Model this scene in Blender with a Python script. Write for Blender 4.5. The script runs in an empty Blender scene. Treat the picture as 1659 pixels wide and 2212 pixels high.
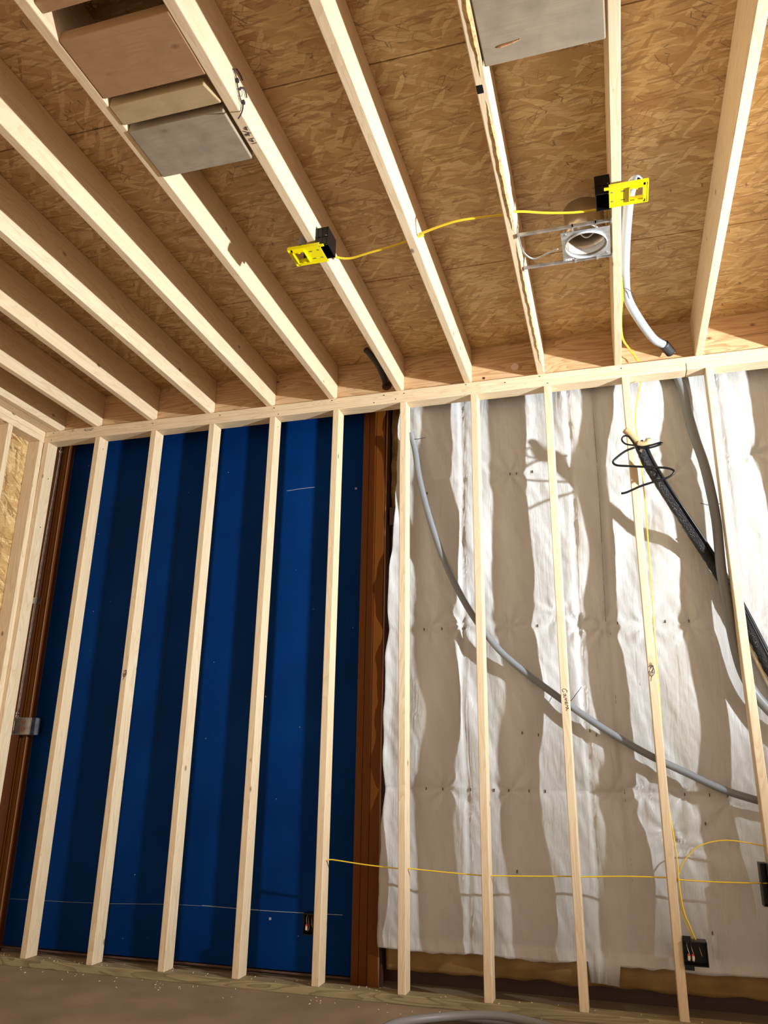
import bpy, bmesh, math, random
from mathutils import Vector, Matrix, noise
random.seed(7)
SC = bpy.context.scene
COL = SC.collection

# ------------------------------------------------------------------ camera
F_PX = 1696.47
cam_d = bpy.data.cameras.new('camera')
cam = bpy.data.objects.new('camera', cam_d)
COL.objects.link(cam)
SC.camera = cam
cam_d.sensor_fit = 'VERTICAL'
cam_d.sensor_height = 24.0
cam_d.lens = F_PX / 2212.0 * 24.0
cam_d.clip_start = 0.05
_a, _b, _c = (math.radians(v) for v in (17.9836, 16.3896, 0.8818))
fw = Vector((-math.sin(_b)*math.cos(_a), math.cos(_b)*math.cos(_a), math.sin(_a)))
rt = Vector((math.cos(_b), math.sin(_b), 0))
up = rt.cross(fw)
r2 = rt*math.cos(_c) + up*math.sin(_c)
u2 = -rt*math.sin(_c) + up*math.cos(_c)
M = Matrix((r2, u2, -fw)).transposed().to_4x4()
M.translation = Vector((1.072, -3.9509, 1.0269))
cam.matrix_world = M

# ------------------------------------------------------------------ light
SC.view_settings.view_transform = 'Standard'
SC.view_settings.look = 'None'
SC.view_settings.gamma = 1.0
SC.view_settings.use_curve_mapping = False
SC.view_settings.exposure = 0.5
wd = bpy.data.worlds.new('warm_fill')  # even warm fill from all sides, added to lift the shade
SC.world = wd
wd.use_nodes = True
wd.node_tree.nodes['Background'].inputs[0].default_value = (1.0, 0.79, 0.61, 1)
wd.node_tree.nodes['Background'].inputs[1].default_value = 0.94

LAMP = Vector((3.90, -1.75, 2.04))            # the work light's lens
AIM = Vector((-2.6, 0.0, 3.25))
ld = bpy.data.lights.new('work_light_beam', 'SPOT')
ld.spot_size = math.radians(96)
ld.spot_blend = 1.0
ld.shadow_soft_size = 0.045
ld.energy = 1200.0
ld.color = (0.89, 0.955, 1.0)
lamp = bpy.data.objects.new('work_light_beam', ld)
COL.objects.link(lamp)
lamp.location = LAMP
lamp.rotation_euler = (AIM - LAMP).to_track_quat('-Z', 'Y').to_euler()

# ------------------------------------------------------------------ sizes
S, T, W = 0.4064, 0.0381, 0.0889     # 16 inch spacing, 1.5 and 3.5 inch lumber
H, D = 3.0195, 0.2347                # underside of the top plate, joist depth
ZB = H + 2*T                         # underside of the joists
ZC = ZB + D                          # underside of the ceiling sheathing
RIM = 0.048
XL = -2.425                          # face of the left wall framing

# ------------------------------------------------------------------ materials
def mat(name):
    m = bpy.data.materials.new(name)
    m.use_nodes = True
    nt = m.node_tree
    return m, nt, nt.nodes, nt.links, nt.nodes['Principled BSDF']

def plain(name, col, rough=0.5, metal=0.0, spec=0.5, var=0.0, scale=8.0, bump=0.0, coat=0.0):
    m, nt, n, l, b = mat(name)
    b.inputs['Base Color'].default_value = (*col, 1)
    b.inputs['Roughness'].default_value = rough
    b.inputs['Metallic'].default_value = metal
    b.inputs['Specular IOR Level'].default_value = spec
    b.inputs['Coat Weight'].default_value = coat
    if var or bump:
        tc = n.new('ShaderNodeTexCoord')
        nz = n.new('ShaderNodeTexNoise')
        nz.inputs['Scale'].default_value = scale
        nz.inputs['Detail'].default_value = 5
        l.new(tc.outputs['Object'], nz.inputs['Vector'])
        if var:
            r = n.new('ShaderNodeValToRGB')
            r.color_ramp.elements[0].position = 0.3
            r.color_ramp.elements[1].position = 0.7
            r.color_ramp.elements[0].color = (*[max(0, c*(1-var)) for c in col], 1)
            r.color_ramp.elements[1].color = (*[min(1, c*(1+var)) for c in col], 1)
            l.new(nz.outputs['Fac'], r.inputs['Fac'])
            l.new(r.outputs['Color'], b.inputs['Base Color'])
        if bump:
            bp = n.new('ShaderNodeBump')
            bp.inputs['Strength'].default_value = bump
            bp.inputs['Distance'].default_value = 0.01
            l.new(nz.outputs['Fac'], bp.inputs['Height'])
            l.new(bp.outputs['Normal'], b.inputs['Normal'])
    return m

def mixc(n, l, fac, a, b, mode='MIX'):
    x = n.new('ShaderNodeMix')
    x.data_type = 'RGBA'
    x.blend_type = mode
    for sock, v in ((x.inputs[0], fac), (x.inputs[6], a), (x.inputs[7], b)):
        if isinstance(v, (int, float)):
            sock.default_value = v
        elif isinstance(v, tuple):
            sock.default_value = (*v, 1)
        else:
            l.new(v, sock)
    return x.outputs[2]

def ramp(n, l, src, p0, p1, c0=(0, 0, 0), c1=(1, 1, 1)):
    r = n.new('ShaderNodeValToRGB')
    r.color_ramp.elements[0].position = p0
    r.color_ramp.elements[1].position = p1
    r.color_ramp.elements[0].color = (*c0, 1)
    r.color_ramp.elements[1].color = (*c1, 1)
    l.new(src, r.inputs['Fac'])
    return r.outputs['Color']

def mmath(n, l, op, a, b=None):
    x = n.new('ShaderNodeMath')
    x.operation = op
    for i, v in enumerate((a, b)):
        if v is None: continue
        if isinstance(v, (int, float)): x.inputs[i].default_value = v
        else: l.new(v, x.inputs[i])
    return x.outputs[0]

def wood(name, axis, light, dark, knotc=(0.16, 0.075, 0.035), grain=1.0, knots=1.0, rough=0.55, stain=None, tone=0.12, spec=0.3):
    """Sawn lumber: grain stretched along the board, growth figure, sparse knots, each board with its own offset."""
    m, nt, n, l, b = mat(name)
    tc = n.new('ShaderNodeTexCoord')
    oi = n.new('ShaderNodeObjectInfo')
    rnd = mmath(n, l, 'MULTIPLY', oi.outputs['Random'], 37.0)
    cb = n.new('ShaderNodeCombineXYZ')
    for i in range(3): l.new(rnd, cb.inputs[i])
    ad = n.new('ShaderNodeVectorMath'); ad.operation = 'ADD'
    l.new(tc.outputs['Object'], ad.inputs[0]); l.new(cb.outputs[0], ad.inputs[1])
    def mp(along, across):
        x = n.new('ShaderNodeMapping')
        s = [across]*3; s[axis] = along
        x.inputs['Scale'].default_value = s
        l.new(ad.outputs[0], x.inputs['Vector'])
        return x.outputs[0]
    fine = n.new('ShaderNodeTexNoise'); fine.inputs['Scale'].default_value = 1; fine.inputs['Detail'].default_value = 3
    l.new(mp(6, 260), fine.inputs['Vector'])
    fig = n.new('ShaderNodeTexNoise'); fig.inputs['Scale'].default_value = 1; fig.inputs['Detail'].default_value = 1.5
    fig.inputs['Distortion'].default_value = 0.6
    l.new(mp(1.6, 16), fig.inputs['Vector'])
    rings = mmath(n, l, 'FRACT', mmath(n, l, 'MULTIPLY', fig.outputs['Fac'], 11.0))
    rings = ramp(n, l, rings, 0.45, 1.0)
    blotch = n.new('ShaderNodeTexNoise'); blotch.inputs['Scale'].default_value = 1; blotch.inputs['Detail'].default_value = 3
    l.new(mp(2.5, 9), blotch.inputs['Vector'])
    mid = tuple((p*0.55+q*0.45) for p, q in zip(light, dark))
    c = mixc(n, l, ramp(n, l, fine.outputs['Fac'], 0.35, 0.75), light, mid)
    c = mixc(n, l, mmath(n, l, 'MULTIPLY', rings, 0.55*grain), c, dark)
    c = mixc(n, l, mmath(n, l, 'MULTIPLY', ramp(n, l, blotch.outputs['Fac'], 0.48, 0.75), tone*3), c, mid)
    # tone from board to board
    wn = n.new('ShaderNodeTexWhiteNoise'); wn.noise_dimensions = '1D'
    l.new(oi.outputs['Random'], wn.inputs['W'])
    c = mixc(n, l, mmath(n, l, 'MULTIPLY', wn.outputs['Value'], 0.35), c, tuple(v*k for v, k in zip(mid, (1.0, 0.93, 0.86))))
    # knots run through the board
    kn = n.new('ShaderNodeTexVoronoi'); kn.inputs['Scale'].default_value = 1; kn.inputs['Randomness'].default_value = 1
    l.new(mp(4.2, 7.0), kn.inputs['Vector'])
    kd = kn.outputs['Distance']
    wob = mmath(n, l, 'MULTIPLY', mmath(n, l, 'SUBTRACT', fine.outputs['Fac'], 0.5), 0.03)
    kd = mmath(n, l, 'ADD', kd, wob)
    kmask = ramp(n, l, kd, 0.055, 0.085, (1, 1, 1), (0, 0, 0))
    kcore = ramp(n, l, kd, 0.03, 0.06, (1, 1, 1), (0, 0, 0))
    c = mixc(n, l, mmath(n, l, 'MULTIPLY', kmask, 0.55*knots), c, knotc)
    c = mixc(n, l, mmath(n, l, 'MULTIPLY', kcore, 0.5*knots), c, tuple(v*0.4 for v in knotc))
    if stain:
        sn = n.new('ShaderNodeTexNoise'); sn.inputs['Scale'].default_value = 14; sn.inputs['Detail'].default_value = 6
        l.new(ad.outputs[0], sn.inputs['Vector'])
        c = mixc(n, l, ramp(n, l, sn.outputs['Fac'], 0.42, 0.7), c, stain)
    l.new(c, b.inputs['Base Color'])
    b.inputs['Roughness'].default_value = rough
    b.inputs['Specular IOR Level'].default_value = spec
    bp = n.new('ShaderNodeBump'); bp.inputs['Strength'].default_value = 0.18; bp.inputs['Distance'].default_value = 0.002
    l.new(fine.outputs['Fac'], bp.inputs['Height']); l.new(bp.outputs['Normal'], b.inputs['Normal'])
    return m

SPL, SPD = (0.74, 0.605, 0.41), (0.53, 0.365, 0.205)
WX = wood('spruce_along_x', 0, SPL, SPD)
WY = wood('spruce_along_y', 1, SPL, SPD)
WZ = wood('spruce_along_z', 2, SPL, SPD)
RIMM = wood('fir_rim_board', 0, (0.64, 0.43, 0.235), (0.38, 0.20, 0.085), grain=1.6)
TREAT = wood('treated_lumber', 0, (0.36, 0.30, 0.16), (0.16, 0.12, 0.06), grain=1.6, knots=0.8)
WEATH = wood('weathered_plank', 0, (0.34, 0.28, 0.20), (0.24, 0.19, 0.13), grain=0.5, stain=(0.25, 0.205, 0.15))
WEATHB = wood('weathered_brown_plank', 0, (0.37, 0.22, 0.11), (0.25, 0.135, 0.06), grain=0.7, stain=(0.30, 0.17, 0.085))
WEATHT = wood('weathered_tan_plank', 0, (0.45, 0.34, 0.19), (0.33, 0.23, 0.12), grain=0.5, stain=(0.36, 0.26, 0.13))
BARK = plain('torn_bark_edge', (0.62, 0.40, 0.16), 0.8, var=0.5, scale=60, bump=0.6)

def osb(name, c_lo, c_mid, c_hi, rot=0.0, plane='xy'):
    """Strand board: three layers of long flat flakes with their own colours, dark slits between some of them."""
    m, nt, n, l, b = mat(name)
    tc = n.new('ShaderNodeTexCoord')
    src = tc.outputs['Object']
    if plane == 'yz':
        sp = n.new('ShaderNodeSeparateXYZ'); l.new(src, sp.inputs[0])
        cx = n.new('ShaderNodeCombineXYZ'); l.new(sp.outputs[1], cx.inputs[0]); l.new(sp.outputs[2], cx.inputs[1])
        src = cx.outputs[0]
    warp = n.new('ShaderNodeTexNoise'); warp.inputs['Scale'].default_value = 9; warp.inputs['Detail'].default_value = 4
    l.new(src, warp.inputs['Vector'])
    wm = n.new('ShaderNodeVectorMath'); wm.operation = 'MULTIPLY_ADD'
    wm.inputs[1].default_value = (0.03, 0.03, 0)
    l.new(warp.outputs['Color'], wm.inputs[0]); l.new(src, wm.inputs[2])
    def layer(ang, la, lb, off):
        mp = n.new('ShaderNodeMapping')
        mp.inputs['Rotation'].default_value = (0, 0, ang+rot)
        mp.inputs['Location'].default_value = (off, off*1.7, 0)
        mp.inputs['Scale'].default_value = (1, 1, 0)
        l.new(wm.outputs[0], mp.inputs['Vector'])
        m2 = n.new('ShaderNodeMapping'); m2.inputs['Scale'].default_value = (la, lb, 0)
        l.new(mp.outputs[0], m2.inputs['Vector'])
        v = n.new('ShaderNodeTexVoronoi'); v.voronoi_dimensions = '2D'; v.feature = 'F1'
        v.inputs['Scale'].default_value = 1
        l.new(m2.outputs[0], v.inputs['Vector'])
        e = n.new('ShaderNodeTexVoronoi'); e.voronoi_dimensions = '2D'; e.feature = 'DISTANCE_TO_EDGE'
        e.inputs['Scale'].default_value = 1
        l.new(m2.outputs[0], e.inputs['Vector'])
        sc = n.new('ShaderNodeSeparateColor'); l.new(v.outputs['Color'], sc.inputs[0])
        return sc.outputs, e.outputs['Distance']
    A, ea = layer(0.05, 5.5, 24, 3.1)
    B, eb = layer(-0.42, 9, 46, 8.3)
    C_, ec = layer(0.95, 10, 52, 5.7)
    def flake(o):
        r = n.new('ShaderNodeValToRGB')
        e = r.color_ramp.elements
        e[0].position = 0.0; e[0].color = (*c_lo, 1)
        e[1].position = 1.0; e[1].color = (*c_hi, 1)
        k = e.new(0.12); k.color = (*[p*0.4+q*0.6 for p, q in zip(c_lo, c_mid)], 1)
        k = e.new(0.55); k.color = (*c_mid, 1)
        l.new(o, r.inputs['Fac']); return r.outputs['Color']
    c = flake(A[0])
    sB = mmath(n, l, 'GREATER_THAN', B[1], 0.52)
    c = mixc(n, l, sB, c, flake(B[0]))
    sC = mmath(n, l, 'GREATER_THAN', C_[1], 0.72)
    c = mixc(n, l, sC, c, flake(C_[0]))
    D_, ed_ = layer(0.10, 14, 130, 2.2)
    sD = mmath(n, l, 'GREATER_THAN', D_[1], 0.86)
    c = mixc(n, l, mmath(n, l, 'MULTIPLY', sD, 0.6), c, mixc(n, l, mmath(n, l, 'GREATER_THAN', D_[0], 0.55), tuple(v*0.62 for v in c_lo), tuple(min(1, v*1.08) for v in c_hi)))
    # slits at flake edges, only on some flakes
    sl = mmath(n, l, 'MULTIPLY', mmath(n, l, 'LESS_THAN', eb, 0.045), mmath(n, l, 'GREATER_THAN', B[2], 0.55))
    sl2 = mmath(n, l, 'MULTIPLY', mmath(n, l, 'LESS_THAN', ec, 0.045), mmath(n, l, 'GREATER_THAN', C_[2], 0.75))
    slits = mmath(n, l, 'MAXIMUM', sl, sl2)
    pn = n.new('ShaderNodeTexNoise'); pn.inputs['Scale'].default_value = 9
    l.new(src, pn.inputs['Vector'])
    slits = mmath(n, l, 'MULTIPLY', slits, ramp(n, l, pn.outputs['Fac'], 0.46, 0.6))
    c = mixc(n, l, mmath(n, l, 'MULTIPLY', slits, 0.75), c, tuple(v*0.3 for v in c_lo))
    fib = n.new('ShaderNodeTexNoise'); fib.inputs['Scale'].default_value = 1; fib.inputs['Detail'].default_value = 4
    fm = n.new('ShaderNodeMapping'); fm.inputs['Scale'].default_value = (25, 220, 1); l.new(wm.outputs[0], fm.inputs['Vector'])
    l.new(fm.outputs[0], fib.inputs['Vector'])
    c = mixc(n, l, mmath(n, l, 'MULTIPLY', ramp(n, l, fib.outputs['Fac'], 0.42, 0.66), 0.5), c, c_lo)
    l.new(c, b.inputs['Base Color'])
    b.inputs['Roughness'].default_value = 0.5
    b.inputs['Specular IOR Level'].default_value = 0.35
    h = mmath(n, l, 'ADD', mmath(n, l, 'MULTIPLY', A[2], 0.5), mmath(n, l, 'MULTIPLY', mmath(n, l, 'MULTIPLY', B[2], sB), 0.8))
    h = mmath(n, l, 'SUBTRACT', h, slits)
    bp = n.new('ShaderNodeBump'); bp.inputs['Strength'].default_value = 0.5; bp.inputs['Distance'].default_value = 0.0015
    l.new(h, bp.inputs['Height']); l.new(bp.outputs['Normal'], b.inputs['Normal'])
    return m

OSBC = osb('strand_board_ceiling', (0.40, 0.225, 0.085), (0.52, 0.34, 0.15), (0.67, 0.485, 0.25))
OSBW = osb('strand_board_wall', (0.30, 0.16, 0.05), (0.58, 0.38, 0.16), (0.74, 0.54, 0.27), rot=0.5, plane='yz')

YEL = plain('yellow_cable_jacket', (0.80, 0.55, 0.03), 0.35)
YELP = plain('yellow_plastic', (0.86, 0.74, 0.0), 0.4)
BLK = plain('black_plastic', (0.004, 0.004, 0.0045), 0.4, spec=0.3)
BLKS = plain('black_shiny_wrap', (0.004, 0.004, 0.005), 0.2, spec=0.45, bump=1.0, scale=160)
GREY = plain('grey_conduit_plastic', (0.19, 0.205, 0.22), 0.4)
GREYL = plain('light_grey_conduit_plastic', (0.33, 0.37, 0.42), 0.35)
STEEL = plain('galvanized_steel', (0.55, 0.56, 0.57), 0.35, metal=0.9, var=0.25, scale=40)
DSTEEL = plain('dull_zinc_steel', (0.42, 0.41, 0.40), 0.42, metal=0.85, var=0.3, scale=30)
CAN = plain('tan_reflecting_can', (0.50, 0.40, 0.28), 0.3, metal=0.7)
WHITE = plain('white_plastic', (0.8, 0.8, 0.78), 0.4)
BEIGE = plain('beige_plastic_pipe', (0.40, 0.29, 0.14), 0.4)
CREAM = plain('cream_plastic_tube', (0.62, 0.50, 0.33), 0.45)
COPPER = plain('copper_wire', (0.7, 0.33, 0.14), 0.35, metal=0.6)
RED = plain('red_plastic', (0.6, 0.04, 0.03), 0.4)
INK = plain('marker_ink', (0.02, 0.015, 0.03), 0.6)
OUT = plain('brown_receptacle', (0.30, 0.16, 0.10), 0.5)
STAPLE = plain('staple_wire', (0.06, 0.04, 0.03), 0.4, metal=0.5)
DARK = plain('dark_rubber', (0.03, 0.03, 0.032), 0.5)
FIBER = plain('brown_glass_fibre', (0.50, 0.30, 0.10), 0.95, spec=0.1, var=0.3, scale=18, bump=0.5)
KRAFT = plain('amber_kraft_paper', (0.50, 0.31, 0.11), 0.6, var=0.2, scale=9, bump=0.15)
SEAMB = plain('dark_seam_backing', (0.03, 0.04, 0.05), 0.6)
FLOORM = plain('dusty_plywood_floor', (0.25, 0.18, 0.11), 0.7, var=0.22, scale=3.5, bump=0.08)
SHAV = plain('pale_wood_shaving', (0.75, 0.60, 0.38), 0.7)
BROWNP = wood('brown_painted_post', 2, (0.125, 0.038, 0.003), (0.070, 0.019, 0.002), knotc=(0.03, 0.01, 0.004), grain=0.5, rough=0.55, knots=0.3, spec=0.12)
DARKB = plain('dark_brown_board', (0.06, 0.022, 0.010), 0.5)

def blue_paint():
    m, nt, n, l, b = mat('blue_painted_steel')
    tc = n.new('ShaderNodeTexCoord')
    nz = n.new('ShaderNodeTexNoise'); nz.inputs['Scale'].default_value = 2.2; nz.inputs['Detail'].default_value = 6
    l.new(tc.outputs['Object'], nz.inputs['Vector'])
    c = ramp(n, l, nz.outputs['Fac'], 0.3, 0.72, (0.0, 0.020, 0.105), (0.0, 0.030, 0.15))
    sp = n.new('ShaderNodeTexVoronoi'); sp.inputs['Scale'].default_value = 9
    l.new(tc.outputs['Object'], sp.inputs['Vector'])
    c = mixc(n, l, ramp(n, l, sp.outputs['Distance'], 0.022, 0.03, (1, 1, 1), (0, 0, 0)), c, (0.25, 0.24, 0.22))
    l.new(c, b.inputs['Base Color'])
    b.inputs['Roughness'].default_value = 0.6
    b.inputs['Specular IOR Level'].default_value = 0.05
    return m
BLUE = blue_paint()
SCR = plain('paint_scratch', (0.30, 0.33, 0.38), 0.7)

def facing():
    m, nt, n, l, b = mat('white_vinyl_facing')
    tc = n.new('ShaderNodeTexCoord')
    b.inputs['Base Color'].default_value = (0.82, 0.81, 0.785, 1)
    b.inputs['Roughness'].default_value = 0.38
    b.inputs['Specular IOR Level'].default_value = 0.5
    mp = n.new('ShaderNodeMapping'); mp.inputs['Rotation'].default_value = (0, 0.5, 0); mp.inputs['Scale'].default_value = (1, 1, 0.35)
    l.new(tc.outputs['Object'], mp.inputs['Vector'])
    nz = n.new('ShaderNodeTexNoise'); nz.inputs['Scale'].default_value = 130; nz.inputs['Detail'].default_value = 2
    l.new(mp.outputs[0], nz.inputs['Vector'])
    m2 = n.new('ShaderNodeMapping'); m2.inputs['Scale'].default_value = (26, 26, 3.2)
    l.new(tc.outputs['Object'], m2.inputs['Vector'])
    n2 = n.new('ShaderNodeTexNoise'); n2.inputs['Scale'].default_value = 1; n2.inputs['Detail'].default_value = 3; n2.inputs['Distortion'].default_value = 0.8
    l.new(m2.outputs[0], n2.inputs['Vector'])
    h = mmath(n, l, 'ADD', mmath(n, l, 'MULTIPLY', nz.outputs['Fac'], 0.10), n2.outputs['Fac'])
    bp = n.new('ShaderNodeBump'); bp.inputs['Strength'].default_value = 0.55; bp.inputs['Distance'].default_value = 0.008
    l.new(h, bp.inputs['Height']); l.new(bp.outputs['Normal'], b.inputs['Normal'])
    return m
VINYL = facing()

# ------------------------------------------------------------------ mesh helpers
def bx(bm, x0, x1, y0, y1, z0, z1, bev=0.0):
    r = bmesh.ops.create_cube(bm, size=1.0)
    for v in r['verts']:
        v.co = Vector((x0+(v.co.x+.5)*(x1-x0), y0+(v.co.y+.5)*(y1-y0), z0+(v.co.z+.5)*(z1-z0)))
    if bev:
        es = {e for v in r['verts'] for e in v.link_edges}
        bmesh.ops.bevel(bm, geom=list(es), offset=bev, segments=2, profile=0.5, affect='EDGES')

def obj(name, bm, m, parent=None, smooth=False, origin=None):
    me = bpy.data.meshes.new(name)
    if origin is not None:
        bmesh.ops.translate(bm, verts=bm.verts, vec=-Vector(origin))
    bm.to_mesh(me); bm.free()
    me.materials.append(m)
    if smooth:
        for p in me.polygons: p.use_smooth = True
    o = bpy.data.objects.new(name, me)
    COL.objects.link(o)
    if parent is not None:
        o.parent = parent
        if origin is not None:
            o.location = Vector(origin) - parent.location
    elif origin is not None:
        o.location = origin
    return o

def tag(o, label, cat, group=None, kind=None):
    if kind: o['kind'] = kind
    if label: o['label'] = label
    if cat: o['category'] = cat
    if group: o['group'] = group
    return o

def thing(name, label, cat, loc, group=None):
    o = bpy.data.objects.new(name, None)
    o.empty_display_size = 0.05
    COL.objects.link(o)
    o.location = loc
    return tag(o, label, cat, group)

def part(name, bm, m, root, smooth=False):
    """Part built in world coordinates, parented to a thing."""
    o = obj(name, bm, m, None, smooth)
    me = o.data
    me.transform(Matrix.Translation(-Vector(root.location)))
    o.parent = root
    return o

def curve_pts(pts, step=0.02):
    P = [Vector(p) for p in pts]
    P = [P[0]*2-P[1]] + P + [P[-1]*2-P[-2]]
    out = []
    for i in range(1, len(P)-2):
        a, b, c, d = P[i-1:i+3]
        k = max(2, int((c-b).length/step))
        for j in range(k):
            t = j/k
            out.append(0.5*((2*b)+(c-a)*t+(2*a-5*b+4*c-d)*t*t+(3*b-3*c+d-a)*t**3))
    out.append(P[-2].copy())
    return out

def tube(bm, pts, r, n=10, step=0.02, ribs=0.0, flat=1.0, caps=True, taper=None):
    q = curve_pts(pts, 0.0022 if ribs else step)
    prev = None; rings = []
    for i, p in enumerate(q):
        t = (q[min(i+1, len(q)-1)]-q[max(i-1, 0)]).normalized()
        if prev is None:
            ref = Vector((0, 0, 1)) if abs(t.z) < 0.9 else Vector((1, 0, 0))
            u = t.cross(ref).normalized()
        else:
            u = (prev - t*prev.dot(t)).normalized()
        prev = u
        v = t.cross(u)
        rr = r*(1 - ribs*(i % 2)) if ribs else r
        if taper: rr *= taper(i/(len(q)-1))
        rings.append([bm.verts.new(p+(u*math.cos(2*math.pi*k/n)+v*math.sin(2*math.pi*k/n)*flat)*rr) for k in range(n)])
    for a, b in zip(rings, rings[1:]):
        for k in range(n):
            bm.faces.new((a[k], a[(k+1) % n], b[(k+1) % n], b[k]))
    if caps:
        bm.faces.new(rings[0][::-1]); bm.faces.new(rings[-1])

def board(name, m, x0, x1, y0, y1, z0, z1, axis, label, cat, group=None, shear=None, parent=None, bev=0.003, bow=0.0, kind=None):
    """One stick of lumber, slightly eased edges, cut along its length so that it can bow a little."""
    bm = bmesh.new()
    bx(bm, x0, x1, y0, y1, z0, z1, bev)
    lo = (x0, y0, z0)[axis]; hi = (x1, y1, z1)[axis]
    nseg = 8
    for k in range(1, nseg):
        co = [0, 0, 0]; co[axis] = lo+(hi-lo)*k/nseg
        no = [0, 0, 0]; no[axis] = 1
        bmesh.ops.bisect_plane(bm, geom=bm.verts[:]+bm.edges[:]+bm.faces[:], plane_co=co, plane_no=no)
    for v in bm.verts:
        t = (v.co[axis]-lo)/(hi-lo)
        if shear: v.co.x += shear*(1-t)
        if bow:
            v.co[(axis+1) % 3 if axis != 2 else 0] += bow*math.sin(math.pi*t)
    c = Vector(((x0+x1)/2, (y0+y1)/2, z0))
    o = obj(name, bm, m, parent, origin=c)
    if kind: o['kind'] = kind
    if label: tag(o, label, cat, group)
    return o

# ------------------------------------------------------------------ the room shell
XR, YB = 4.95, -5.3
bm = bmesh.new()
bx(bm, -2.75, XR, YB, 0.42, -0.06, 0.0)
obj('floor', bm, FLOORM)['kind'] = 'structure'

bm = bmesh.new()
ys = [0.42, -0.735, -1.955, -3.175, -4.395, YB]
for a, b in zip(ys, ys[1:]):
    for x0, x1 in ((-2.75, 2.2), (2.203, XR)):
        bx(bm, x0, x1, b+0.0025, a-0.0035, ZC, ZC+0.015)
obj('ceiling', bm, OSBC)['kind'] = 'structure'
bm = bmesh.new(); bx(bm, -2.75, XR, YB, 0.42, ZC+0.0155, ZC+0.03)
obj('seam_backing', bm, SEAMB)['kind'] = 'structure'  # dark backing added above the sheathing to darken its seams

bm = bmesh.new(); bx(bm, -2.75, XR, 0.38, 0.42, 0, ZC)
obj('wall_back', bm, DARKB)['kind'] = 'structure'
bm = bmesh.new(); bx(bm, XL-W-0.018, XL-W, YB, 0.1, 0, ZC)
obj('wall_left', bm, OSBW)['kind'] = 'structure'
# blue container panel with its scratches and one seam
bm = bmesh.new(); bx(bm, -2.404, -0.287, 0.28, 0.30, 0.03, 3.30)
blue = obj('blue_steel_panel', bm, BLUE, origin=(-1.3, 0.29, 0.03))
tag(blue, 'dark blue painted steel panel behind the five studs left of the brown post', 'panel')
for pts, r in (([(-0.80, 0.279, 2.643), (-0.70, 0.279, 2.650), (-0.617, 0.279, 2.652)], 0.0018),
               ([(-1.37, 0.279, 2.655), (-1.30, 0.279, 2.656)], 0.001),
               ([(-2.40, 0.279, 0.268), (-1.843, 0.279, 0.276), (-1.292, 0.279, 0.298), (-0.83, 0.279, 0.300)], 0.0008),
               ([(-1.16, 0.279, 0.302), (-0.83, 0.279, 0.298), (-0.56, 0.279, 0.300), (-0.36, 0.279, 0.303)], 0.0016)):
    bm = bmesh.new(); tube(bm, pts, r, 5, 0.03); part('scratch', bm, SCR, blue)
for x, z, s in ((-0.93, 0.287, .004), (-0.76, 0.262, .006), (-0.35, 2.62, .006), (-0.86, 1.4, .003)):
    bm = bmesh.new(); bx(bm, x-s, x+s, 0.277, 0.281, z-s, z+s); part('paint_chip', bm, SCR, blue)
bm = bmesh.new(); bx(bm, -1.541, -1.538, 0.2785, 0.2815, 1.05, 2.65)
part('seam', bm, BLK, blue)
bm = bmesh.new()
tube(bm, [(-2.42, .265, .022), (-1.9, .27, .018), (-1.2, .262, .024), (-0.7, .27, .02), (-0.3, .265, .022)], 0.006, 8, 0.05)
part('bottom_seal', bm, plain('dull_brown_seal', (.10, .05, .035), .8), blue, True)

# brown posts either side of it
pr_ = thing('steel_post', 'brown painted grooved post between the blue panel and the white wall facing', 'post', (-0.21, 0.25, 0), 'brown posts beside the blue panel')
bm = bmesh.new()
bx(bm, -0.286, -0.248, 0.205, 0.279, 0, 3.3, .002); bx(bm, -0.246, -0.205, 0.204, 0.279, 0, 3.3, .002); bx(bm, -0.203, -0.150, 0.203, 0.279, 0, 3.3, .002)
part('post_body', bm, BROWNP, pr_)
bm = bmesh.new(); tube(bm, [(-0.146, 0.212, 0.0), (-0.147, 0.208, 1.0), (-0.144, 0.214, 1.8), (-0.143, 0.212, 2.4), (-0.139, 0.216, 3.3)], 0.0055, 8, 0.1)
part('edge_bead', bm, plain('pale_brown_bead', (0.20, 0.085, 0.035), 0.5), pr_, True)  # bead in a paler brown than the post
bm = bmesh.new(); bx(bm, -0.149, -0.137, 0.235, 0.279, 0, 3.3)
part('rear_flange', bm, DARKB, pr_)
pl_ = thing('steel_post', 'brown painted post in the left corner behind the metal conduit', 'post', (-2.5, 0.25, 0), 'brown posts beside the blue panel')
bm = bmesh.new()
bx(bm, -2.62, -2.452, 0.215, 0.279, 0, 3.3, .002); bx(bm, -2.449, -2.405, 0.232, 0.279, 0, 3.3, .002)
part('post_body', bm, BROWNP, pl_)
bm = bmesh.new(); tube(bm, [(-2.408, 0.23, 0), (-2.408, 0.23, 1.3), (-2.41, 0.23, 2.4), (-2.407, 0.23, 3.3)], 0.003, 8, 0.2)
part('edge_bead', bm, bpy.data.materials['pale_brown_bead'], pl_, True)

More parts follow.
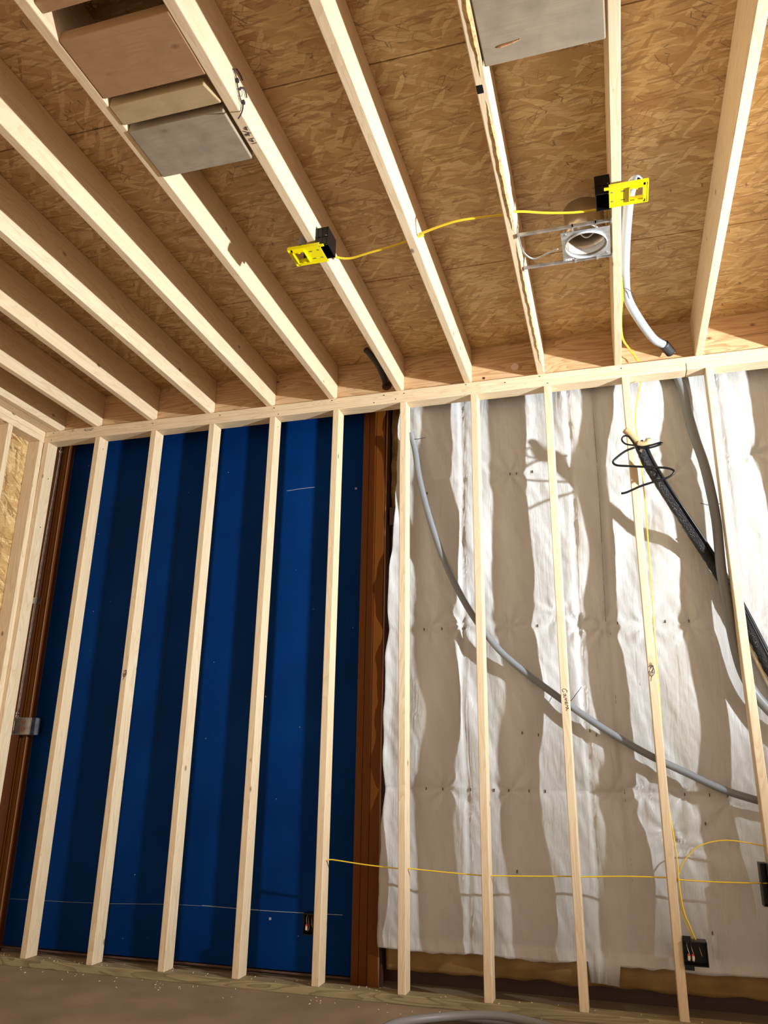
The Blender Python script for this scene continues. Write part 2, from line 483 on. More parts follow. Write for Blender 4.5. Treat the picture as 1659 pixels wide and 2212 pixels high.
# brown fibre batt visible between the post and the facing, and along the foot of the wall
def lumps(name, x0, x1, z0, z1, y0, amp, nx, nz, label=None, cat=None, seed=0.0, freq=9.0, m=None):
    bm = bmesh.new(); g = []
    for i in range(nx+1):
        row = []
        for j in range(nz+1):
            x = x0+(x1-x0)*i/nx; z = z0+(z1-z0)*j/nz
            e = min(1, 4*j/nz, 4*(nz-j)/nz)
            y = y0 - amp*e*(0.6+noise.noise(Vector((x*freq+seed, z*freq*1.4, seed)))*0.9)
            zz = z + (noise.noise(Vector((x*7+seed, 0, seed)))*0.016 if j in (0, nz) else 0)
            row.append(bm.verts.new((x, y, zz)))
        g.append(row)
    for i in range(nx):
        for j in range(nz):
            bm.faces.new((g[i][j], g[i+1][j], g[i+1][j+1], g[i][j+1]))
    r = bmesh.ops.solidify(bm, geom=bm.faces[:], thickness=-0.02)
    o = obj(name, bm, m or FIBER, None, True, origin=(x0, y0, z0))
    if label: tag(o, label, cat)
    return o
lumps('insulation_batt', -0.130, -0.02, 2.45, 3.2, 0.30, 0.03, 8, 40, 'brown fibre batt in the dark gap at the top right of the brown post', 'insulation', 2.0)
lumps('insulation_batt', -0.130, -0.04, 0.9, 2.38, 0.31, 0.03, 8, 70, 'long brown fibre batt in the dark slot beside the brown post', 'insulation', 5.0)
lumps('insulation_backing', -0.115, 2.9, 0.085, 0.30, 0.250, 0.034, 160, 14, 'amber kraft backing of the insulation showing under the white facing above the floor plate', 'insulation', 1.0, 4.0, KRAFT)
bm = bmesh.new(); bx(bm, -0.126, -0.06, 0.235, 0.27, 2.36, 2.47, .003)
tag(obj('clip', bm, DARKB), 'dark brown bracket in the gap right of the brown post', 'bracket')

# ------------------------------------------------------------------ white vinyl facing with billows
ROWS = [0.0, 0.925, 1.738, 2.60, 3.35]
PINS = [(0.554, 1.745), (1.023, 1.729), (0.905, 1.735), (1.235, 1.722), (1.441, 1.715), (1.841, 2.598), (1.343, 0.928),
        (1.02, 0.921), (1.528, 0.892), (0.30, 1.76), (0.526, 0.92), (0.80, 1.80), (0.12, 1.75), (0.2, 0.93), (1.16, 0.93),
        (0.584, 2.60), (1.30, 2.60), (1.75, 1.72), (1.42, 2.50), (1.32, 0.70), (1.25, 0.76)]
def xleft(z):
    tab = [(0.0, -0.118), (0.25, -0.135), (0.9, -0.118), (1.3, -0.128), (2.06, -0.10), (2.5, -0.075), (3.07, -0.045), (3.4, -0.03)]
    for (a, p), (b, q) in zip(tab, tab[1:]):
        if z <= b:
            return p+(q-p)*(z-a)/(b-a)+noise.noise(Vector((z*6, 3, 1)))*0.012
    return -0.03
def billow(x, z):
    for a, b in zip(ROWS, ROWS[1:]):
        if z <= b: break
    t = (z-a)/(b-a)
    w = abs(math.sin(math.pi*t))**0.6
    big = 0.5+1.05*noise.noise(Vector((x*3.1+11, z*1.5, 4.2)))+0.35*noise.noise(Vector((x*7.3, z*2.5, 9.2)))
    d = 0.042*w*max(0.0, min(1.25, big))
    # batts meet at two joints; the facing is pulled in along them
    for xs in (0.915, 1.07, 0.31, 1.69):
        s = abs(x-xs-0.008*math.sin(z*3))
        d -= 0.010*math.exp(-(s/0.02)**2)
        d += 0.003*math.exp(-((s-0.022)/0.006)**2)
    # wrinkles
    d += 0.0050*noise.noise(Vector((x*16+z*3.0, z*2.3, 1.7)))*(0.5+w)
    d += 0.0035*noise.noise(Vector((x*34+z*16, z*6.0-x*5, 7.7)))
    d += 0.0014*noise.noise(Vector((x*90+z*50, z*26, 2.7)))
    for px, pz in PINS:
        dx, dz = x-px, z-pz
        r = math.hypot(dx, dz)
        if r < 0.5:
            an = math.atan2(dz, dx)
            d += 0.006*math.exp(-r/0.16)*math.sin(an*7+px*9)*min(1, r/0.03)
            d -= 0.009*math.exp(-(r/0.035)**2)
    d = max(-0.018, min(0.066, d))
    g_ = math.exp(-((x-1.66)/.2)**2-((z-1.75)/.45)**2)
    return d*(1-g_)+.012*g_
bm = bmesh.new()
NX, NZ = 300, 330
xe = 2.95
g = []
for j in range(NZ+1):
    z0 = 0.19+(3.26-0.19)*j/NZ
    row = []
    for i in range(NX+1):
        u = i/NX
        z = z0
        xl = xleft(z0)
        x = xl+(xe-xl)*u
        if j == 0:
            z += 0.020*noise.noise(Vector((x*4, 1, 1)))+0.008*noise.noise(Vector((x*19, 1, 1)))
            if 0.86 < x < 0.99: z -= 0.085
        y = 0.196-billow(x, z0)
        if j < 6: y -= 0.012*(1-j/6)
        if u < 0.012: y -= 0.010*(1-u/0.012)*(1+noise.noise(Vector((z*9, 0, 0))))
        row.append(bm.verts.new((x, y, z)))
    g.append(row)
for j in range(NZ):
    for i in range(NX):
        bm.faces.new((g[j][i], g[j][i+1], g[j+1][i+1], g[j+1][i]))
bmesh.ops.solidify(bm, geom=bm.faces[:], thickness=-0.0012)
fac = obj('insulation_facing', bm, VINYL, None, True, origin=(0, 0.19, 0.19))
tag(fac, 'white crinkled vinyl insulation facing hung behind the studs on the right', 'insulation facing')
bm = bmesh.new()
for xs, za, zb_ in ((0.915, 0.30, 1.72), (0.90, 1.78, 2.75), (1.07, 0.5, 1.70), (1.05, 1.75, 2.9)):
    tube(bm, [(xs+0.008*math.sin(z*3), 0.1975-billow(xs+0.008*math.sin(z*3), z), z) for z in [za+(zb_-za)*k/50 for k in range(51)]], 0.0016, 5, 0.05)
part('joint_line', bm, plain('dark_joint_tape', (0.22, 0.15, 0.09), 0.7), fac)  # dark tape line along each joint of the facing
spots = [(x_, 0.925) for x_ in (0.10, 0.185, 0.33, 0.45, 0.52, 0.62, 0.70, 1.25, 1.343, 1.45, 1.53)] + \
        [(x_, 1.74) for x_ in (0.09, 0.19, 0.31, 0.70, 1.10, 1.33, 1.441)] + [(x_, 2.60) for x_ in (0.584, 0.62, 0.71)] + \
        [(0.11, 2.52), (0.60, 1.20), (0.68, 1.19), (0.93, 1.21), (0.96, 1.19), (1.40, 0.35), (1.42, 0.80), (0.55, 0.56)]
for sx, sz in spots:
    bm = bmesh.new()
    y = 0.194-billow(sx, sz)
    bx(bm, sx-0.002, sx+0.002, y-0.004, y+0.004, sz-0.007, sz+0.007)
    st = part('staple', bm, STAPLE, fac)

# ------------------------------------------------------------------ floor plate, studs, top plates
board('floor_plate', TREAT, XL, 4.9, 0, W, 0, T, 0, 'greenish treated lumber plate on the floor under all the back wall studs', 'plate')
STUD_LABELS = {
 0: 'corner stud of the back wall touching the left wall framing',
 1: 'first free stud right of the left corner, over the blue panel',
 2: 'stud with pencil scribble and dark knots, second over the blue panel',
 3: 'middle stud of the five over the blue panel',
 4: 'stud fourth over the blue panel, small knots near mid height',
 5: 'stud left of the brown post, where the yellow cable run starts',
 6: 'stud just right of the brown post, grey conduit tied behind its top',
 7: 'second stud right of the brown post, between bare neighbours',
 8: 'stud with Camera handwritten on its face',
 9: 'stud with a yellow cable down its right edge',
 10: 'rightmost stud in view, black cable bundle behind it'}
DXs = {1: -.003, 2: -.002, 3: -.002, 4: -.004, 5: -.006, 6: -.005, 7: -.0035, 8: -.006, 9: -.003, 10: .0075}
BXs = {0: -.02, 1: -.019, 2: -.021, 3: -.012, 4: -.009, 5: 0, 6: .0145, 7: .004, 8: .012, 9: .009, 10: .01}
studs = {}
for k in range(0, 13):
    x = (k-6)*S+DXs.get(k, 0)
    if k == 0: x = XL-0.001
    lab = STUD_LABELS.get(k, 'back wall stud beyond the right edge of the picture')
    studs[k] = board('wall_stud', WZ, x, x+T, 0, W, T, H, 2, 'upright spruce ' + lab, 'stud', 'back wall studs', shear=BXs.get(k, 0), bow=random.uniform(-.003, .003))
bm_hole = None
board('top_plate', WX, XL, 1.54, 0, W, H, H+T, 0, 'lower board of the doubled top plate, left length, resting on the studs', 'plate', 'top plates')
board('top_plate', WX, 1.543, 4.9, 0, W, H, H+T, 0, 'lower board of the doubled top plate, right length beyond its butt joint', 'plate', 'top plates')
board('top_plate', WX, XL+0.002, 4.9, 0.001, W, H+T, H+2*T-0.0005, 0, 'upper board of the doubled top plate carrying the joist ends', 'plate', 'top plates')

# nail heads and holes on the plates
# ------------------------------------------------------------------ rim board and joists
board('rim_board', RIMM, -2.60, 1.60, RIM, RIM+T, ZB, ZC, 0, 'long fir rim board closing the joist ends above the back wall', 'rim board', 'rim boards', bev=0.001)
r2_ = thing('rim_board', 'fir rim board in two stacked pieces at the upper right corner', 'rim board', (3.2, RIM, ZB), 'rim boards')
for i, (za, zb_) in enumerate(((ZB, ZB+0.108), (ZB+0.110, ZC))):
    bm = bmesh.new(); bx(bm, 1.602, 4.9, RIM, RIM+T, za, zb_, .001); part('rim_piece', bm, RIMM, r2_)
JL = {1: 'first ceiling joist from the left wall, dark shaded, above the corner',
      2: 'second ceiling joist from the left wall, above the scribbled stud',
      3: 'third ceiling joist from the left wall, pale with fine straight lines',
      4: 'fourth ceiling joist from the left wall, with a large knot near the picture edge',
      5: 'ceiling joist holding the left ends of the three flat planks',
      6: 'ceiling joist with 14 3/4 written underneath and the left yellow bracket',
      7: 'ceiling joist between the two yellow brackets with a wavy grain underside',
      8: 'rough ceiling joist with torn bark edge and a dark notch',
      9: 'ceiling joist carrying the right yellow bracket and light grey conduit',
      10: 'ceiling joist at the upper right, showing its broad shaded left side'}
JX = {4: .006, 5: .001, 6: .007, 7: .001, 8: .002, 9: .004, 10: .004}
for k in range(1, 19):
    x1 = (k-6)*S+JX.get(k, 0.002)
    if x1 > XR-0.1: break
    board('ceiling_joist', WY, x1-T, x1, YB+0.02, RIM-0.001, ZB, ZC-0.0005, 1, 'spruce ' + JL.get(k, 'ceiling joist beyond the right edge of the picture'), 'joist', 'ceiling joists', bev=.0035)
board('ceiling_joist', WY, -2.355, -2.317, YB+0.02, RIM-.001, ZB, ZC-.0005, 1, 'pale joist next to the left wall plate, front one of the doubled pair', 'joist', 'ceiling joists')
board('ceiling_joist', WY, -2.43, -2.358, YB+0.02, RIM-.001, ZB+.0005, ZC-.0005, 1, 'shaded joist doubled against the left wall plate', 'joist', 'ceiling joists')

# left wall framing
board('top_plate', WY, XL-W, XL-0.001, YB+0.02, W, H+T, ZB, 1, 'upper top plate of the left wall', 'plate', 'top plates')
board('top_plate', WY, XL-W, XL-0.001, YB+0.02, W, H, H+T-.0005, 1, 'lower top plate of the left wall, resting on its studs', 'plate', 'top plates')
board('floor_plate', TREAT, XL-W, XL-0.002, YB+0.02, W, 0, T, 1, 'treated plate on the floor along the left wall', 'plate')
for i, y in enumerate([-0.0005, -0.282, -0.70, -1.10, -1.51, -1.92, -2.32, -2.73]):
    lab = ['left wall stud nearest the corner', 'left wall stud second from the corner, cut by the picture edge'][i] if i < 2 else 'left wall stud outside the picture'
    board('wall_stud', WZ, XL-W+.001, XL-.0015, y-T, y, T, H-.0005, 2, 'upright spruce '+lab, 'stud', 'left wall studs')

# ------------------------------------------------------------------ planks between the joists
def plank(m, x0, x1, y0, y1, z0, tk, label, cut=0.0, rot=0.0):
    bm = bmesh.new(); bx(bm, x0, x1, y0, y1, z0, z0+tk, .004)
    for v in bm.verts:
        if cut and v.co.x > x1-0.02 and v.co.y < y0+0.02: v.co.x -= cut
    bmesh.ops.rotate(bm, verts=bm.verts, cent=((x0+x1)/2, (y0+y1)/2, z0), matrix=Matrix.Rotation(rot, 3, 'Z'))
    o = obj('backing_plank', bm, m, origin=((x0+x1)/2, (y0+y1)/2, z0))
    return tag(o, label, 'plank', 'backing planks between joists')
JG0, JG1 = -S+.001+.001, -T+.007-.001
plank(WEATHB, JG0, JG1, -2.487, -2.262, ZB-.001, T, 'wide brown plank flat between two joists, farthest from the wall of the three')
plank(WEATHT, JG0, JG1-.004, -2.233, -2.150, ZB-.004, T, 'narrow tan plank between the two wide planks', cut=.02)
plank(WEATH, JG0, JG1-.012, -2.122, -1.896, ZB-.006, T, 'wide grey weathered plank, nearest the wall of the three in a row')
plank(WEATH, 2*S+.004, 3*S-T-.002, -2.300, -2.058, ZB-.002, T, 'wide grey weathered plank with a split groove between joists at the top right', rot=-.012)
bm = bmesh.new(); bx(bm, JG0, JG1, -2.60, -2.562, ZB+.02, ZC, .003)
tag(obj('blocking', bm, WEATHB, origin=(-.22, -2.58, ZB+.02)), 'upright brown blocking board between joists above the brown plank', 'blocking')
for a in bpy.data.objects['backing_plank.003'].children: pass
bm = bmesh.new()
tube(bm, [(0.868, -2.118, ZB-.0025), (0.90, -2.122, ZB-.003), (0.935, -2.128, ZB-.0025)], .005, 6, .01, taper=lambda t: .35+.65*math.sin(math.pi*min(1, t*1.2+.05))**.5 if t < .8 else .5)
o_ = bpy.data.objects['backing_plank.003']
part('split_groove', bm, SPLIT if 'SPLIT' in globals() else plain('raw_split_wood', (0.5, 0.28, 0.14), .8, var=.4, scale=60), o_)

# torn edge of joist 8, with the notch
j8 = bpy.data.objects['ceiling_joist.007']
x8 = 2*S+.002
def ragged(name, m, y0, y1, xa, xb, seed):
    bm = bmesh.new(); n_ = max(6, int((y1-y0)/.012)); L_, R_ = [], []
    for i in range(n_+1):
        y = y0+(y1-y0)*i/n_
        e = min(1, 5*i/n_, 5*(n_-i)/n_)
        a = xa+(0.010*noise.noise(Vector((y*14, seed, 0)))+0.004*noise.noise(Vector((y*50, seed, 0))))
        b = xb+0.003*noise.noise(Vector((y*22, seed, 5)))
        mid = (a+b)/2; a = mid+(a-mid)*e; b = mid+(b-mid)*e
        L_.append((bm.verts.new((a, y, ZB-.0008)), bm.verts.new(((a+b)/2, y, ZB-.0035*e-.001)), bm.verts.new((b, y, ZB-.0008))))
    for p, q in zip(L_, L_[1:]):
        bm.faces.new((p[0], p[1], q[1], q[0])); bm.faces.new((p[1], p[2], q[2], q[1]))
    return part(name, bm, m, j8)
ragged('torn_bark_edge', BARK, -2.75, -2.02, x8-.022, x8-.004, 1.0)
ragged('torn_bark_edge', BARK, -1.93, -1.25, x8-.020, x8-.004, 2.0)
ragged('torn_bark_edge', BARK, -1.18, -0.10, x8-.014, x8-.003, 3.0)
bm = bmesh.new()
bx(bm, x8-T+.001, x8-.013, -1.995, -1.958, ZB-.0012, ZB+.02, .004)
part('notch', bm, BLK, j8)

# ------------------------------------------------------------------ nail heads, knots in view
def nails(root, pts, axis, r=.003):
    bm = bmesh.new()
    for p in pts:
        c = bmesh.ops.create_cone(bm, cap_ends=True, segments=8, radius1=r, radius2=r, depth=.0016)
        R_ = {0: Matrix.Rotation(math.pi/2, 3, 'Y'), 1: Matrix.Rotation(math.pi/2, 3, 'X'), 2: Matrix.Identity(3)}[axis]
        for v in c['verts']: v.co = R_ @ v.co + Vector(p)
    return bm
for nm, zz in (('top_plate.002', H+1.45*T), ('top_plate', H+.5*T)):
    rt_ = bpy.data.objects[nm]
    for i, x in enumerate([-2.36, -1.62, -1.15, -0.79, -0.42, -0.10, 0.02, 0.38, 0.60, 0.79, 1.22] if nm != 'top_plate' else [-2.37, -0.76, -0.16, -0.03, 0.83]):
        part('nail_head', nails(rt_, [(x, -.0006, zz+random.uniform(-.008, .008))], 1), STAPLE, rt_)
for k, zs in ((0, (2.78, 2.45)), (1, (2.95,)), (4, (2.97,))):
    for z in zs:
        x = (k-6)*S+DXs.get(k, 0) if k else XL
        part('nail_head', nails(studs[k], [(x+T+.0006, .045, z)], 0), STAPLE, studs[k])

# ------------------------------------------------------------------ handwriting
def write(name, root, org, du, dv, strokes, r=.0011):
    bm = bmesh.new()
    org, du, dv = Vector(org), Vector(du), Vector(dv)
    for s in strokes:
        tube(bm, [org+du*a+dv*b for a, b in s], r, 5, .002)
    return part(name, bm, INK, root)
CAM = [[(.9, .8), (.6, 1), (.2, .7), (.1, .3), (.4, 0), (.9, .2)],
       [(1.7, .5), (1.4, .6), (1.2, .3), (1.4, .05), (1.7, .45), (1.75, .1), (2.0, .1)],
       [(2.1, .1), (2.15, .5), (2.35, .5), (2.4, .1), (2.55, .5), (2.7, .5), (2.8, .1)],
       [(2.95, .25), (3.3, .35), (3.2, .6), (2.95, .4), (3.1, .08), (3.5, .1)],
       [(3.6, .05), (3.65, .5), (3.8, .55), (3.95, .45)],
       [(4.5, .5), (4.2, .55), (4.05, .25), (4.2, .05), (4.5, .4), (4.6, .05), (4.9, .1)]]
write('handwriting', studs[8], (2*S-.006+.012, -.0006, 1.400), (0.003, 0, -.0215), (.022, 0, 0), CAM)
LOOP = [[(.1, .9), (.6, 1), (.9, .5), (.5, .1), (.2, .4), (.5, .9), (.8, .9), (.3, -.3)], [(.2, .1), (.5, .5), (.85, .8)], [(.1, .5), (.9, .4)]]
write('scribble', studs[9], (3*S-.001, -.0006, 1.445), (.034, 0, 0), (0, 0, .055), LOOP)
write('scribble', studs[2], (-4*S-.002-.002, -.0006, 1.49), (.03, 0, 0), (0, 0, .04), LOOP)
j6 = bpy.data.objects['ceiling_joist.005']
N1434 = [[(.1, .0), (.1, 1)], [(.9, 0), (.9, 1)], [(.9, .45), (.35, .45), (.75, 1)],
         [(1.4, 1.05), (1.75, 1.1), (1.65, .8), (1.45, .78), (1.75, .7), (1.75, .45), (1.35, .5)],
         [(1.7, -.05), (2.25, 1.15)], [(2.7, 0), (2.7, .65)], [(2.85, .25), (2.3, .3), (2.6, .7)]]
write('handwriting', j6, (.007-.006, -1.955, ZB-.0006), (0, -.028, 0), (-.019, 0, 0), N1434, .0012)
write('pencil_scribble', bpy.data.objects['top_plate.002'], (-2.14, -.0004, H+1.25*T), (.07, 0, 0), (0, 0, .02), [[(0, .3), (1, .2), (.3, .9), (.5, .1), (1.2, .8), (.2, .6)]], .0006)

# black cable ties hanging on the lit side of joist 6
ct = thing('cable_ties', 'bunch of black cable ties hanging on the lit side of a ceiling joist', 'cable ties', (.012, -2.1, 3.15))
for pts, r in (([(0.012, -2.170, 3.199), (0.012, -2.154, 3.186), (0.012, -2.136, 3.156), (0.012, -2.115, 3.134), (0.012, -2.097, 3.132)], .0022),
               ([(0.014, -2.173, 3.195), (0.014, -2.156, 3.212), (0.014, -2.132, 3.215), (0.014, -2.114, 3.210)], .0028),
               ([(0.013, -2.125, 3.159), (0.013, -2.108, 3.186), (0.013, -2.087, 3.191), (0.013, -2.074, 3.176)], .0026),
               ([(0.013, -2.096, 3.133), (0.013, -2.095, 3.106), (0.013, -2.104, 3.076), (0.013, -2.117, 3.047)], .0024),
               ([(0.012, -2.172, 3.193), (0.012, -2.157, 3.164), (0.012, -2.132, 3.131), (0.012, -2.106, 3.097)], .0006),
               ([(0.015, -2.134, 3.153), (0.015, -2.115, 3.164), (0.015, -2.110, 3.150), (0.015, -2.124, 3.132)], .0009)):
    bm = bmesh.new(); tube(bm, pts, r, 6, .004); part('tie', bm, INK, ct, True)
for p in [(0.013, -2.093, 3.138), (0.013, -2.145, 3.178)]:
    bm = bmesh.new()
    bx(bm, p[0]-.004, p[0]+.004, p[1]-.006, p[1]+.006, p[2]-.006, p[2]+.006, .001)
    part('tie_head', bm, INK, ct)

# ------------------------------------------------------------------ junction boxes and yellow brackets on the ceiling
def shell(bm, x0, x1, y0, y1, z0, z1, t=.003, open_='-z'):
    """Thin walled box, open on one side."""
    if open_ != '-x': bx(bm, x0, x0+t, y0, y1, z0, z1)
    if open_ != '+x': bx(bm, x1-t, x1, y0, y1, z0, z1)
    if open_ != '-y': bx(bm, x0+t, x1-t, y0, y0+t, z0, z1)
    bx(bm, x0+t, x1-t, y1-t, y1, z0, z1)
    if open_ != '-z': bx(bm, x0+t, x1-t, y0+t, y1-t, z0, z0+t)
    bx(bm, x0+t, x1-t, y0+t, y1-t, z1-t, z1)
def yellow_bracket(loc, sgn, label):
    """Flat plate with a square opening whose rim stands up, two slots, screws and side flanges; arm runs under the joist."""
    t = thing('yellow_bracket', label, 'bracket', loc, 'yellow low voltage brackets')
    X, Y0, Z0 = loc
    def b_(bm, u0, u1, v0, v1, w0, w1, bev=0.0):
        a, c = X+sgn*u0, X+sgn*u1
        bx(bm, min(a, c), max(a, c), Y0+v0, Y0+v1, Z0+w0, Z0+w1, bev)
    bm = bmesh.new()
    # u: outwards from the joist; v: along the joist; w: up
    b_(bm, -.022, .052, -.055, .055, 0, .0025)
    b_(bm, .052, .108, .037, .055, 0, .0025); b_(bm, .052, .108, -.055, -.037, 0, .0025)
    b_(bm, .100, .118, -.055, .055, 0, .0025)
    b_(bm, -.040, -.022, -.055, -.042, -.001, .004, .001)
    b_(bm, -.022, .118, -.057, -.054, -.002, .012); b_(bm, -.022, .118, .054, .057, -.002, .012)
    b_(bm, .116, .119, -.055, .055, -.002, .012)
    part('plate', bm, YELP, t)
    bm = bmesh.new()
    b_(bm, .049, .052, -.037, .037, -.008, .018); b_(bm, .100, .103, -.037, .037, -.008, .018)
    b_(bm, .052, .100, -.040, -.037, -.008, .018); b_(bm, .052, .100, .037, .040, -.008, .018)
    b_(bm, .070, .080, -.037, -.030, -.008, -.002); b_(bm, .070, .080, .030, .037, -.008, -.002)
    part('opening_rim', bm, YELP, t)
    for v in (-.024, .024):
        bm = bmesh.new(); b_(bm, .020, .034, v-.002, v+.002, -.0008, .0005)
        part('slot', bm, DARK, t)
    for v in (-.026, .024):
        bm = bmesh.new()
        c = bmesh.ops.create_cone(bm, cap_ends=True, segments=10, radius1=.0035, radius2=.003, depth=.002)
        for q in c['verts']: q.co = q.co+Vector((X-sgn*.010, Y0+v, Z0-.001))
        part('screw', bm, DSTEEL, t)
    return t
def ceiling_box(loc, label):
    t = thing('junction_box', label, 'electrical box', loc, 'black boxes on the ceiling joists')
    X, Y0, Z0 = loc
    bm = bmesh.new()
    shell(bm, X, X+.055, Y0, Y0+.095, Z0, Z0+.085)
    for a in (.008, .027, .046): bx(bm, X+a-.002, X+a+.002, Y0-.002, Y0, Z0+.002, Z0+.083)
    bx(bm, X, X+.055, Y0-.003, Y0, Z0+.038, Z0+.042)
    part('box_shell', bm, BLK, t)
    for s in (0, 1):
        bm = bmesh.new(); c = bmesh.ops.create_cone(bm, cap_ends=True, segments=10, radius1=.003, radius2=.003, depth=.003)
        for q in c['verts']: q.co = q.co+Vector((X+.048, Y0-.002 if s else Y0+.004, Z0+.04 if s else Z0+.002))
        part('screw', bm, STEEL, t)
    bm = bmesh.new()
    tube(bm, [(X+.015, Y0+.05, Z0+.08), (X+.012, Y0+.03, Z0+.03), (X+.025, Y0+.02, Z0+.015), (X+.042, Y0+.03, Z0+.03), (X+.04, Y0+.06, Z0+.07)], .0013, 6, .01)
    part('wire_ends', bm, WHITE, t, True)
    return t
ceiling_box((.008, -1.400, ZB-.026), 'black ribbed electrical box on the right side of the joist at the left yellow bracket')
yellow_bracket((.005, -1.352, ZB-.030), -1, 'left yellow bracket screwed under the joist with the 14 3/4 note')
ceiling_box((3*S-T+.004-.056, -1.400, ZB-.018), 'black open electrical box on the left side of the joist by the round light housing')
yellow_bracket((1.200, -1.378, ZB-.022), 1, 'right yellow bracket screwed under the joist with the light grey conduit')
def stub(p, label, m=GREYL):
    t = thing('conduit_end', label, 'conduit', p, 'conduit ends above the yellow brackets')
    bm = bmesh.new()
    tube(bm, [(p[0], p[1]-.0, p[2]), (p[0], p[1]+.02, p[2]+.06), (p[0], p[1]+.07, p[2]+.12)], .017, 14, .01, caps=False)
    part('pipe', bm, m, t, True)
    bm = bmesh.new(); c = bmesh.ops.create_circle(bm, cap_ends=True, segments=16, radius=.014)
    for q in c['verts']: q.co = q.co+Vector((p[0], p[1]+.004, p[2]+.004))
    part('dark_opening', bm, BLK, t)
stub((-.078, -1.345, ZB+.02), 'pale round conduit end seen through the left yellow bracket')
bm = bmesh.new(); bx(bm, -.085, -.033, -1.305, -1.262, ZB-.004, ZB+.05, .004)
tag(obj('bracket', bm, DARK), 'small dark bracket on the joist beneath the left yellow bracket', 'bracket')

# ------------------------------------------------------------------ round recessed light housing
can = thing('light_housing', 'square galvanised frame with a round recessed can hung on bars between two joists', 'light fitting', (1.083, -1.093, ZB))
CX, CY, R0 = 1.083, -1.093, .084
bm = bmesh.new()
N = 48; sq = []
ring_i, ring_o = [], []
for i in range(N):
    a = 2*math.pi*i/N
    ring_i.append((CX+R0*math.cos(a), CY+R0*math.sin(a)))
    s = .0965/max(abs(math.cos(a)), abs(math.sin(a)))
    ring_o.append((CX+s*math.cos(a), CY+s*math.sin(a)))
for z in (ZB-.004, ZB-.0025):
    vi = [bm.verts.new((x, y, z)) for x, y in ring_i]; vo = [bm.verts.new((x, y, z)) for x, y in ring_o]
    for i in range(N): bm.faces.new((vi[i], vi[(i+1) % N], vo[(i+1) % N], vo[i]))
part('frame_plate', bm, STEEL, can)
def cyl(bm, cx, cy, z0, z1, r, t=.002, n=40, cap=False):
    rows = [[bm.verts.new((cx+rr*math.cos(2*math.pi*i/n), cy+rr*math.sin(2*math.pi*i/n), z)) for i in range(n)] for rr, z in ((r, z0), (r, z1), (r-t, z1), (r-t, z0))]
    for a, b in zip(rows, rows[1:]+rows[:1]):
        for i in range(n): bm.faces.new((a[i], a[(i+1) % n], b[(i+1) % n], b[i]))
    if cap:
        bm.faces.new([bm.verts.new((cx+(r-t)*math.cos(2*math.pi*i/n), cy+(r-t)*math.sin(2*math.pi*i/n), z1-.001)) for i in range(n)])
bm = bmesh.new(); cyl(bm, CX, CY, ZB-.012, ZB+.006, R0+.001)
part('trim_ring', bm, plain('pale_ring_metal', (0.72, 0.78, 0.84), .25, metal=.6), can, True)
bm = bmesh.new(); cyl(bm, CX, CY, ZB+.004, ZB+.165, R0-.002, cap=True)
part('can', bm, CAN, can, True)
bm = bmesh.new()
for i in range(40):
    a = math.radians(10+i*3.6); r = R0-.006
    z0 = ZB+.028
    v = [Vector((CX+r*math.cos(b), CY+r*math.sin(b), z)) for b, z in ((a, z0), (a+.06, z0), (a+.03, z0+.008))]
    bm.faces.new([bm.verts.new(q) for q in v])
    v = [Vector((CX+r*math.cos(b), CY+r*math.sin(b), z)) for b, z in ((a, z0-.022), (a+.065, z0-.022), (a+.065, z0), (a, z0))]
    bm.faces.new([bm.verts.new(q) for q in v])
part('toothed_band', bm, WHITE, can)
bm = bmesh.new(); tube(bm, [(CX-.02, CY-.01, ZB+.12), (CX-.02, CY+.02, ZB+.07), (CX+.01, CY+.03, ZB+.05), (CX+.05, CY+.0, ZB+.07), (CX+.055, CY-.02, ZB+.12)], .003, 8, .01)
part('lamp_wire', bm, WHITE, can, True)
bm = bmesh.new(); tube(bm, [(CX-.02, CY-.01, ZB+.13), (CX-.02, CY-.01, ZB+.09)], .016, 12, .01)
part('lamp_socket', bm, WHITE, can, True)
for yb in (-1.214, -.985):
    bm = bmesh.new()
    xa = x8+.001; xb = 3*S-T+.003
    bx(bm, xa, xb, yb-.004, yb+.004, ZB-.004, ZB+.010, .001)
    bx(bm, xa, xa+.002, yb-.014, yb+.014, ZB-.006, ZB+.034)
    bx(bm, xb-.002, xb, yb-.014, yb+.014, ZB-.006, ZB+.034)
    part('hanger_bar', bm, DSTEEL, can)
for yb, s in ((-1.200, 1), (-.990, -1)):
    for xx in (1.035, 1.125):
        bm = bmesh.new(); bx(bm, xx-.003, xx+.003, yb-.018, yb+.010, ZB-.008, ZB+.013)
        part('bar_clip', bm, STEEL, can)
for sx, sy in ((-1, -1), (1, 1)):
    bm = bmesh.new(); c = bmesh.ops.create_cone(bm, cap_ends=True, segments=10, radius1=.006, radius2=.005, depth=.003)
    for q in c['verts']: q.co = q.co+Vector((CX+sx*.080, CY+sy*.078, ZB-.006))
    part('screw', bm, DSTEEL, can)
bm = bmesh.new(); bx(bm, CX-.088, CX-.052, CY+.082, CY+.094, ZB-.0048, ZB-.004)
part('paper_label', bm, WHITE, can)
bm = bmesh.new()
for i, w_ in enumerate((3, 1, 2, 1, 3)):
    bx(bm, CX-.084+i*.006, CX-.084+i*.006+w_*.001, CY+.0845, CY+.0915, ZB-.0051, ZB-.0048)
part('label_print', bm, INK, can)
bm = bmesh.new(); tube(bm, [(x8+.004, -1.20, ZB+.01), (x8+.012, -1.10, ZB+.005), (x8+.05, -1.045, ZB+.0), (.93, -1.07, ZB+.0), (.970, -1.088, ZB+.0)], .004, 8, .01)
tag(obj('flexible_lead', bm, STEEL, None, True), 'bent metal lead looping from the rough joist to the round light housing', 'cable')

